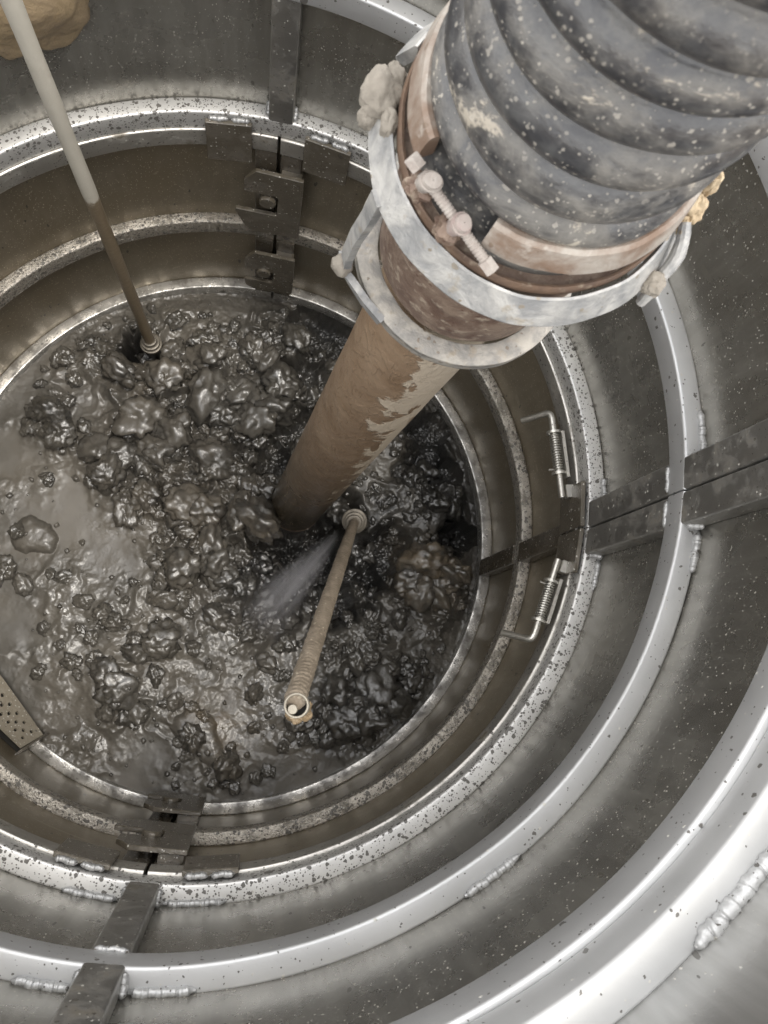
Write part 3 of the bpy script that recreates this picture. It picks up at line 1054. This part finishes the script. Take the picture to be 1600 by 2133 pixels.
for nm, arr, ext in (('sludge_shade', sludge_shade, np.concatenate(cs_)), ('clod', clodm, np.concatenate(ca_)), ('tan', tanf, np.concatenate(ct_)), ('ripple', patch, np.zeros(len(cvv)))):
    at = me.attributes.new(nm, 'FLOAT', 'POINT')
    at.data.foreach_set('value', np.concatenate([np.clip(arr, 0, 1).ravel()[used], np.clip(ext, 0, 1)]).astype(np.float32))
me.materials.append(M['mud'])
mud = bpy.data.objects.new('mud', me)
col.objects.link(mud)
tag(mud, 'wet grey brown mud with clods and slurry pools at the shaft bottom', 'mud', kind='structure')

# ------------------------------------------------------------------ suction pipe and coupling
PP = np.array([.114348, .111503, 0.])
PU = np.array([.0688646, .0105534, 1.])
PU /= np.linalg.norm(PU)
PR = .0599
CJ = np.array([.1990029, .12447614, 1.22929991])
CV = np.array([.04742487, -.13624495, .98953938])
C1 = np.cross(CV, EZ)
C1 /= np.linalg.norm(C1)
C2 = np.cross(CV, C1)
CF = (C1, C2, CV)


def cp(phi, r, s):
    return CJ + (C1 * math.cos(R(phi)) + C2 * math.sin(R(phi))) * r + CV * s


p1 = np.cross(PU, np.array([1., 0, 0]))
p1 /= np.linalg.norm(p1)
p2 = np.cross(PU, p1)
LJ = np.linalg.norm(CJ - PP)
side = np.array([ROT[0, 0] * .85 - ROT[0, 1] * .5, ROT[1, 0] * .85 - ROT[1, 1] * .5, 0])
side /= np.linalg.norm(side)
pipe = thing('suction_pipe', 'brown clay coated suction pipe standing in the mud below the hose', 'pipe', tuple(PP))
M['pipe'] = pipe_mat(PP, PU, tuple(float(q) for q in side))
m = MB()
prof = [(PR - .004, 0), (PR - .001, -.002), (PR, .001)]
for i in range(1, 200):
    s_ = (LJ - .004) * i / 200
    prof.append((PR + .0002 * math.sin(s_ * 37), s_))
prof += [(PR, LJ - .004), (PR - .004, LJ - .004)]
m.lathe(prof, 0, 360, 72, PP, (p1, p2, PU))
m.build('pipe', M['pipe'], pipe)
# thin bright bottom rim
m = MB()
m.lathe(rrect(PR - .006, PR + .0006, -.004, 0, .0008, 1), 0, 360, 72, PP, (p1, p2, PU))
m.build('rim', M['rust2'], pipe)
# ball of the coupling
m = MB()
m.lathe([(.058, -.016), (.066, -.013), (.0742, -.009), (.0772, .0), (.0780, .03), (.0785, .07), (.0800, .110), (.0835, .138), (.0860, .150), (.0880, .156), (.0885, .164), (.0780, .166), (.0740, .150), (.0700, .06), (.058, .0)],
        0, 360, 96, CJ, CF, wob=.0004, seed=3)
m.build('coupling_body', M['rust'], pipe)
m = MB()
m.lathe(rrect(.0765, .0950, -.0165, -.0100, .0015, 2), 0, 360, 110, CJ, CF, wob=.0005, seed=9)
m.lathe(rrect(.0895, .0950, -.0240, -.0105, .0015, 2), 0, 360, 110, CJ, CF, wob=.0005, seed=9)
m.build('flange', M['galv2'], pipe)
# hook lug and lever on the left
m = MB()


def bar_pts(pts, wd, th, mm):
    """flat bar through points: a ribbon with thickness"""
    pts = [np.array(q) for q in pts]
    vs, fs = [], []
    k = len(pts)
    for i in range(k):
        t = pts[min(i + 1, k - 1)] - pts[max(i - 1, 0)]
        t /= np.linalg.norm(t)
        rad_ = pts[i] - CJ
        rad_ -= CV * (rad_ @ CV)
        rad_ /= np.linalg.norm(rad_)
        nn = rad_ - t * (rad_ @ t)
        nn /= np.linalg.norm(nn)
        bb = np.cross(t, nn)
        for a, b in ((-1, -1), (1, -1), (1, 1), (-1, 1)):
            vs.append(pts[i] + bb * wd / 2 * a + nn * th / 2 * b)
    for i in range(k - 1):
        for j in range(4):
            fs.append((i * 4 + j, i * 4 + (j + 1) % 4, i * 4 + 4 + (j + 1) % 4, i * 4 + 4 + j))
    fs.append((3, 2, 1, 0))
    fs.append(tuple((k - 1) * 4 + j for j in range(4)))
    mm.add(vs, fs)


bar_pts([cp(44, .0945, -.016), cp(32, .0985, -.012), cp(22, .104, -.006), cp(15.5, .110, .000), cp(13.5, .1085, .008)], .012, .006, m)
m.build('hook_lug', M['galv'], pipe)
m = MB()
bar_pts([cp(17, .108, .004), cp(17, .1085, .03), cp(19, .108, .075), cp(22, .106, .12), cp(23, .105, .150)], .011, .006, m)
lv = m.build('lever', M['galv'], pipe)
m = MB()
m.lump(cp(17, .111, .008), (C1 * .0085, C2 * .0085, CV * .008), .16, 3, 3, 4)
m.build('pivot', M['clay'], lv)

# ------------------------------------------------------------------ suction hose
hose = thing('suction_hose', 'thick black ribbed suction hose spattered with pale mud, clamped above the pipe', 'hose', tuple(CJ + CV * .15))


def hose_axis(s):
    """straight through the picture, then bending away above the camera"""
    if s < .62:
        return CJ + CV * s, CV
    q = s - .62
    a = q / .9
    d_ = np.array([.75, .55, .0])
    d_ = d_ - CV * (d_ @ CV)
    d_ /= np.linalg.norm(d_)
    r_ = .9
    return CJ + CV * (.62 + r_ * math.sin(a)) + d_ * r_ * (1 - math.cos(a)), CV * math.cos(a) + d_ * math.sin(a)


m = MB()
grooves = [.205, .232, .270, .302, .333, .360, .388]
while grooves[-1] < 1.35:
    grooves.append(grooves[-1] + .0285)
rings_ = []
rings_.append((.150, .0800))
rings_.append((.186, .0815))
rings_.append((.196, .0800))
for a, b in zip(grooves[:-1], grooves[1:]):
    for f_ in np.linspace(0, 1, 13)[:-1]:
        k_ = abs(math.sin(math.pi * (f_ ** .9))) ** .62
        rings_.append((a + (b - a) * f_, .0702 + .0118 * k_))
nh = 120
vs, fs = [], []
X_ = C1
for s_, r_ in rings_:
    o_, t_ = hose_axis(s_)
    X_ = X_ - t_ * (X_ @ t_)
    X_ /= np.linalg.norm(X_)
    Y_ = np.cross(t_, X_)
    for j in range(nh):
        a = 2 * math.pi * j / nh
        dr = .0006 * math.sin(3 * a + s_ * 40) + .0004 * math.sin(5 * a - s_ * 70)
        vs.append(o_ + (X_ * math.cos(a) + Y_ * math.sin(a)) * (r_ + dr))
for i in range(len(rings_) - 1):
    for j in range(nh):
        fs.append((i * nh + j, i * nh + (j + 1) % nh, (i + 1) * nh + (j + 1) % nh, (i + 1) * nh + j))
m.add(vs, fs)
m.build('hose', M['rubber'], hose, sharp=180)
# coupling lever ring
m = MB()
m.lathe([(.0935, .1655), (.0945, .1680), (.0962, .1675), (.1062, .1475), (.1058, .1455), (.1040, .1440), (.0990, .1450), (.0935, .1560)], -14, 346 - 14, 140, CJ, CF, wob=.0006, seed=2)
m.build('coupling_ring', M['galv'], hose)
# inner rusty collar the ring closes on
m = MB()
m.lathe([(.0885, .160), (.0905, .160), (.0925, .166), (.0922, .172), (.0908, .1742), (.0892, .1735), (.0885, .170)], 0, 360, 110, CJ, CF, wob=.0004, seed=5)
m.build('collar', M['rust2'], hose)
# hose clamp band
m = MB()
m.lathe([(.0800, .2125), (.0835, .2135), (.0862, .2120), (.0872, .2090), (.0900, .1975), (.0905, .1950), (.0885, .1935), (.0800, .1945)], 62, 62 + 322, 130, CJ, CF, wob=.0005, seed=6)
band = m.build('hose_clamp', M['band'], hose)


def rod(mm, a, b, r0, n=18, r1=None):
    a, b = np.array(a), np.array(b)
    mm.tube([a, a + (b - a) * .04, a + (b - a) * .96, b], [r0 * .85, r0, r1 or r0, (r1 or r0) * .85], n)


m = MB()
b0, b1 = cp(33, .0975, .212), cp(70, .0990, .193)
nth = 120
m.tube([b0 + (b1 - b0) * q / nth for q in range(nth + 1)], [.0031 + .00028 * math.sin(q * 1.57) for q in range(nth + 1)], 14)
m.build('clamp_screw', M['boltmud'], band)
bd = (b1 - b0) / np.linalg.norm(b1 - b0)
for f_, mat_ in ((.10, 'boltmud'), (.52, 'boltpink')):
    c_ = b0 + (b1 - b0) * f_
    m = MB()
    rad_ = c_ - CJ
    rad_ -= CV * (rad_ @ CV)
    rad_ /= np.linalg.norm(rad_)
    tq = np.cross(bd, rad_)
    tq /= np.linalg.norm(tq)
    if tq @ CV < 0:
        tq = -tq
    m.lathe([(.0003, -.009), (.0044, -.009), (.0050, -.008), (.0050, .0050), (.0044, .0066), (.0003, .0068)], 0, 360, 30, c_, (bd, rad_, tq))
    m.lathe([(.0046, .0010), (.0062, .0010), (.0062, .0034), (.0046, .0034)], 0, 360, 30, c_, (bd, rad_, tq))
    m.build('clamp_nut', M[mat_], band)
    m = MB()
    m.lump(c_ - tq * .014, (bd * .0085, rad_ * .008, tq * .009), .3, 4, 3, f_)
    m.build('clamp_lug', M['rust'], band)
for f0, f1, rr_ in ((-.15, -.03, .0049), (.88, 1.01, .0046)):
    m = MB()
    rod(m, b0 + (b1 - b0) * f0, b0 + (b1 - b0) * f1, rr_, 6)
    m.build('screw_head', M['boltmud'], band)
# wavy lever on the far right of the ring
m = MB()
pts = [cp(158, .0985, .172), cp(155, .1015, .170), cp(152.5, .1045, .167), cp(150, .1075, .163), cp(147.5, .1088, .158), cp(145, .1092, .152), cp(142.5, .1105, .146), cp(140.5, .1128, .138), cp(139, .114, .13)]
m.tube(pts, [.0035, .0042, .0042, .0045, .0045, .0042, .004, .004, .0035], 10)
m.build('lever', M['galv'], hose)

# clay on the coupling
m = MB()
m.lump(cp(-9, .1035, .160), (C1 * .0125, C2 * .0150, CV * .014), .17, 2.6, 4, 2)
m.lump(cp(-4, .1075, .150), (C1 * .007, C2 * .007, CV * .010), .16, 3, 4, 5)
m.lump(cp(-15, .0985, .163), (C1 * .008, C2 * .010, CV * .008), .18, 3, 4, 6)
m.lump(cp(2, .0960, .164), (C1 * .0055, C2 * .009, CV * .008), .17, 3, 4, 7)
tag(m.build('clay_clump', M['clay']), 'grey tan clay clump stuck on the upper left end of the coupling ring', 'clay clump')
m = MB()
m.lump(cp(166, .1010, .168), (C1 * .007, C2 * .0085, CV * .010), .22, 3, 4, 11)
m.lump(cp(161, .0995, .160), (C1 * .006, C2 * .006, CV * .009), .22, 3, 4, 13)
m.lump(cp(172, .1030, .178), (C1 * .005, C2 * .006, CV * .013), .22, 3, 4, 15)
tag(m.build('clay_clump', M['clay3']), 'sandy yellow clay drip hanging on the right side of the hose clamp', 'clay clump')
m = MB()
m.lump(cp(140.5, .1085, .150), (C1 * .0075, C2 * .0085, CV * .007), .25, 3, 4, 17)
tag(m.build('clay_clump', M['clay']), 'small grey clay crumb under the wavy lever at the right of the coupling', 'clay clump')

# clay smear on the upper wall at the far left
m = MB()
tC = 138.2
m.lump(cyl(tC, .622, .862), (er(tC) * .024, et(tC) * .085, EZ * .102), .20, 2.4, 5, 21)
tag(m.build('clay_patch', M['clay2']), 'big ochre clay lump stuck to the steel wall behind the pale rod', 'clay patch')

# ------------------------------------------------------------------ lances
LB = np.array([-.3532, .3227, .02])
LT = np.array([-.3790, .3100, .985])
ld = (LT - LB) / np.linalg.norm(LT - LB)
la = np.cross(ld, [1., 0, 0])
la /= np.linalg.norm(la)
lb = np.cross(ld, la)
lance = thing('flushing_lance', 'long thin pale rod with a mud browned lower end dipping into the mud at left', 'lance', tuple(LB))
M['lance'] = lance_mat('pale_lance', .60, (.40, .37, .31), (.48, .45, .385), (.13, .098, .062), (.185, .145, .095))
m = MB()
prof = [(.0002, -.03)] + [(.0119 + .0003 * math.sin(z * 33), z) for z in np.linspace(-.03, 1.75, 160)] + [(.0002, 1.75)]
m.lathe(prof, 0, 360, 32, LB, (la, lb, ld))
m.build('tube', M['lance'], lance)


def collar(base, d_, parent, sizes):
    a = np.cross(d_, [1., 0, 0])
    a /= np.linalg.norm(a)
    b = np.cross(d_, a)
    for r_, z0, z1 in sizes:
        mm = MB()
        mm.lathe(rrect(.009, r_, z0, z1, .0016, 2), 0, 360, 48, base, (a, b, d_))
        mm.build('collar', M['washer'], parent)


collar(LB, ld, lance, ((.0255, -.012, -.002), (.0215, -.001, .008), (.0165, .009, .020)))

SB = np.array([.2551, .1308, .02])
STp = np.array([.2340, -.2700, .915])
sdv = (STp - SB) / np.linalg.norm(STp - SB)
sa_ = np.cross(sdv, [1., 0, 0])
sa_ /= np.linalg.norm(sa_)
sb_ = np.cross(sdv, sa_)
spray_l = thing('spray_lance', 'short crusted spray lance with an open round socket at its upper end', 'lance', tuple(SB))
LS = np.linalg.norm(STp - SB)
m = MB()
# crusted tube: irregular fine ridges round it
nz_, na_ = 520, 40
vs, fs = [], []
rr2 = np.random.default_rng(5)
ph = np.cumsum(rr2.uniform(.5, 2.0, nz_))
for i in range(nz_):
    z = LS * i / (nz_ - 1)
    for j in range(na_):
        a = 2 * math.pi * j / na_
        rg = .00060 * math.sin(ph[i] * 1.0 + 1.2 * math.sin(2 * a + z * 30) + .8 * math.sin(5 * a + z * 60)) + .0006 * math.sin(7 * a + z * 160) * math.sin(z * 97 + 3 * a)
        k_ = .25 + .75 * min(1, z / .12)
        vs.append(SB + sdv * z + (sa_ * math.cos(a) + sb_ * math.sin(a)) * (.0106 + .0014 * min(1, z / .3) + rg * k_))
for i in range(nz_ - 1):
    for j in range(na_):
        fs.append((i * na_ + j, i * na_ + (j + 1) % na_, (i + 1) * na_ + (j + 1) % na_, (i + 1) * na_ + j))
fs.append(tuple(range(na_)))
fs.append(tuple((nz_ - 1) * na_ + j for j in range(na_)))
m.add(vs, fs)
m.build('tube', M['rope'], spray_l, sharp=60)
a = sa_
for r_, z0, z1, mt_ in ((.0300, -.016, -.006, 'washer'), (.0240, -.005, .004, 'washer'), (.0185, .005, .014, 'washer')):
    mm = MB()
    mm.lathe(rrect(.009, r_, z0, z1, .0018, 2), 0, 360, 56, SB, (sa_, sb_, sdv))
    mm.build('collar', M[mt_], spray_l)
# elbow socket opening upwards
SC = np.array([.2365, -.2740, .930])
sx = CAM - SC
sx = sx / np.linalg.norm(sx) + np.array([-.10, -.02, .35])
sx /= np.linalg.norm(sx)
sy = np.cross(sx, [1., 0, 0])
sy /= np.linalg.norm(sy)
sz = np.cross(sx, sy)
m = MB()
m.lathe([(.0112, -.026), (.0112, -.001), (.0120, .0), (.0130, .0), (.0136, -.0012), (.0136, -.030), (.0002, -.030), (.0002, -.026)], 0, 360, 48, SC, (sy, sz, sx))
sk = m.build('socket', M['cream'], spray_l)
m = MB()
cdir = -ROT[:, 0] * .0045 - ROT[:, 1] * .0042
m.lathe([(.0002, -.024), (.0050, -.024), (.0054, -.0045), (.0048, -.0035), (.0002, -.0035)], 0, 360, 28, SC + cdir, (sy, sz, sx))
m.build('stud', M['cream'], sk)
m = MB()
m.lathe([(.0002, -.0255), (.0110, -.0255), (.0110, -.0245), (.0002, -.0245)], 0, 360, 32, SC, (sy, sz, sx))
m.build('bore', M['inside'], sk)
m = MB()
m.lump(SC - sx * .045 - ROT[:, 1] * .0045, (sy * .0150, sz * .0150, sx * .0165), .24, 4.5, 4, 31)
m.build('mud_lump', M['endclay'], spray_l)

# ------------------------------------------------------------------ water spray
g = G('spray_mist')
for n_ in list(g.t.nodes):
    if n_.type == 'BSDF_PRINCIPLED':
        g.t.nodes.remove(n_)
pv = g.n('ShaderNodeVolumePrincipled')
pv.inputs['Color'].default_value = (.97, .96, 1.0, 1)
pv.inputs['Anisotropy'].default_value = .1
A_ = np.array([.2330, .0960, .050])
B_ = np.array([.1380, -.2050, .030])
Ls = np.linalg.norm(B_ - A_)
sep = g.n('ShaderNodeSeparateXYZ')
g.put(sep.inputs[0], g.co)
zz = g.math('DIVIDE', sep.outputs[2], float(Ls))
rxy = g.math('SQRT', g.math('ADD', g.math('MULTIPLY', sep.outputs[0], sep.outputs[0]), g.math('MULTIPLY', sep.outputs[1], sep.outputs[1])))
cone = g.math('DIVIDE', rxy, g.math('MULTIPLY_ADD', zz, .105, .012))
fall = g.math('SUBTRACT', 1, g.step(cone, .05, 1.0))
fall = g.math('POWER', fall, 2.2)
ends = g.math('MULTIPLY', g.step(zz, .0, .12), g.math('SUBTRACT', 1, g.step(zz, .35, 1.0)))
str_ = g.noise(60, 4, .65, co=g.map((1, 1, .10)), dist=.3)
dn_ = g.math('MULTIPLY', g.math('MULTIPLY', fall, ends), g.math('MULTIPLY', g.step(str_, .25, .80), 58.0))
g.put(pv.inputs['Density'], dn_)
g.t.links.new(pv.outputs['Volume'], g.t.nodes['Material Output'].inputs['Volume'])
me = MB()
pr_ = [(.0005, 0), (.013, 0), (.066, Ls * .5), (.119, Ls), (.0005, Ls)]
me.lathe(pr_, 0, 360, 32)
spo = me.build('water_spray', g.m)
spo.location = A_
spo.rotation_euler = Vector(B_ - A_).to_track_quat('Z', 'Y').to_euler()
tag(spo, 'thin fan of water mist spraying from the collar of the crusted lance', 'water spray', kind='stuff')

# ------------------------------------------------------------------ perforated box at the left
PA, PB_ = ground_at(90, 1530, .03), ground_at(-75, 1300, .03)
PC, PD = ground_at(45, 1557, .085), ground_at(-120, 1400, .085)
PE = ground_at(14, 1582, .10)
bx = thing('perforated_plate', 'pale perforated plate with staggered round holes sloping down to the mud at the left edge', 'perforated plate', tuple(PA))
pn = np.cross(PB_ - PA, PC - PA)
pn /= np.linalg.norm(pn)
if pn[2] < 0:
    pn = -pn
th_ = .004
nu, nv = 22, 5
m = MB()


def bil(u_, v_, d_=0.):
    return (PA * (1 - u_) + PB_ * u_) * (1 - v_) + (PC * (1 - u_) + PD * u_) * v_ - pn * d_


for i in range(nu):
    for j in range(nv):
        hole = j in (1, 2, 3) and (i + j) % 2 == 0 and i >= 1
        ua, ub, va, vb = i / nu, (i + 1) / nu, j / nv, (j + 1) / nv
        if not hole:
            m.add([bil(ua, va), bil(ub, va), bil(ub, vb), bil(ua, vb)], [(0, 1, 2, 3)])
            continue
        um, vm_ = (ua + ub) / 2, (va + vb) / 2
        lu, lv_ = np.linalg.norm(PB_ - PA), np.linalg.norm(PC - PA)
        hr = .0042
        k_ = 16
        rim, sq = [], []
        for q in range(k_):
            a = 2 * math.pi * q / k_ + math.pi / 4
            c_, s_ = math.cos(a), math.sin(a)
            e_ = max(abs(c_), abs(s_))
            rim.append((um + hr / lu * c_, vm_ + hr / lv_ * s_))
            sq.append((um + .5 / nu * c_ / e_, vm_ + .5 / nv * s_ / e_))
        pts = [bil(x, y) for x, y in sq] + [bil(x, y) for x, y in rim] + [bil(x, y, th_) for x, y in rim]
        m.add(pts, [(q, (q + 1) % k_, k_ + (q + 1) % k_, k_ + q) for q in range(k_)] + [(k_ + q, k_ + (q + 1) % k_, 2 * k_ + (q + 1) % k_, 2 * k_ + q) for q in range(k_)])
# edges of the sheet
m.add([bil(0, 0), bil(1, 0), bil(1, 0, th_), bil(0, 0, th_)], [(0, 1, 2, 3)])
m.add([bil(0, 1), bil(1, 1), bil(1, 1, th_), bil(0, 1, th_)], [(0, 1, 2, 3)])
m.build('perforated_sheet', M['hole_plate'], bx)
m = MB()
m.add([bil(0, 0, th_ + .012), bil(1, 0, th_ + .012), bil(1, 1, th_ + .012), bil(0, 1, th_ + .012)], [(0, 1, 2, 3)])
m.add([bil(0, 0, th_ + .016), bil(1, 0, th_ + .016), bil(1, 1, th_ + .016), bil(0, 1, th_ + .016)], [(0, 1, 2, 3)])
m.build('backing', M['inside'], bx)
# end plate standing on edge, from the inner corner out to the wall
m = MB()
ou = PE - PA
ou[2] = 0
ln = np.linalg.norm(ou)
ou /= ln
tn_ = np.cross(EZ, ou)
if np.dot(tn_, PB_ - PA) > 0:
    tn_ = -tn_
l1 = np.dot(PC - PA, ou)
m.prism([(-.002, -.075), (ln, -.075), (ln, PE[2] - PA[2] + .003), (l1, PC[2] - PA[2] + .004), (-.002, .004)], PA + tn_ * .0005, ou, EZ, tn_, .004, .0008, 1)
m.build('end_plate', M['plate'], bx)
print('clods', n_clod)
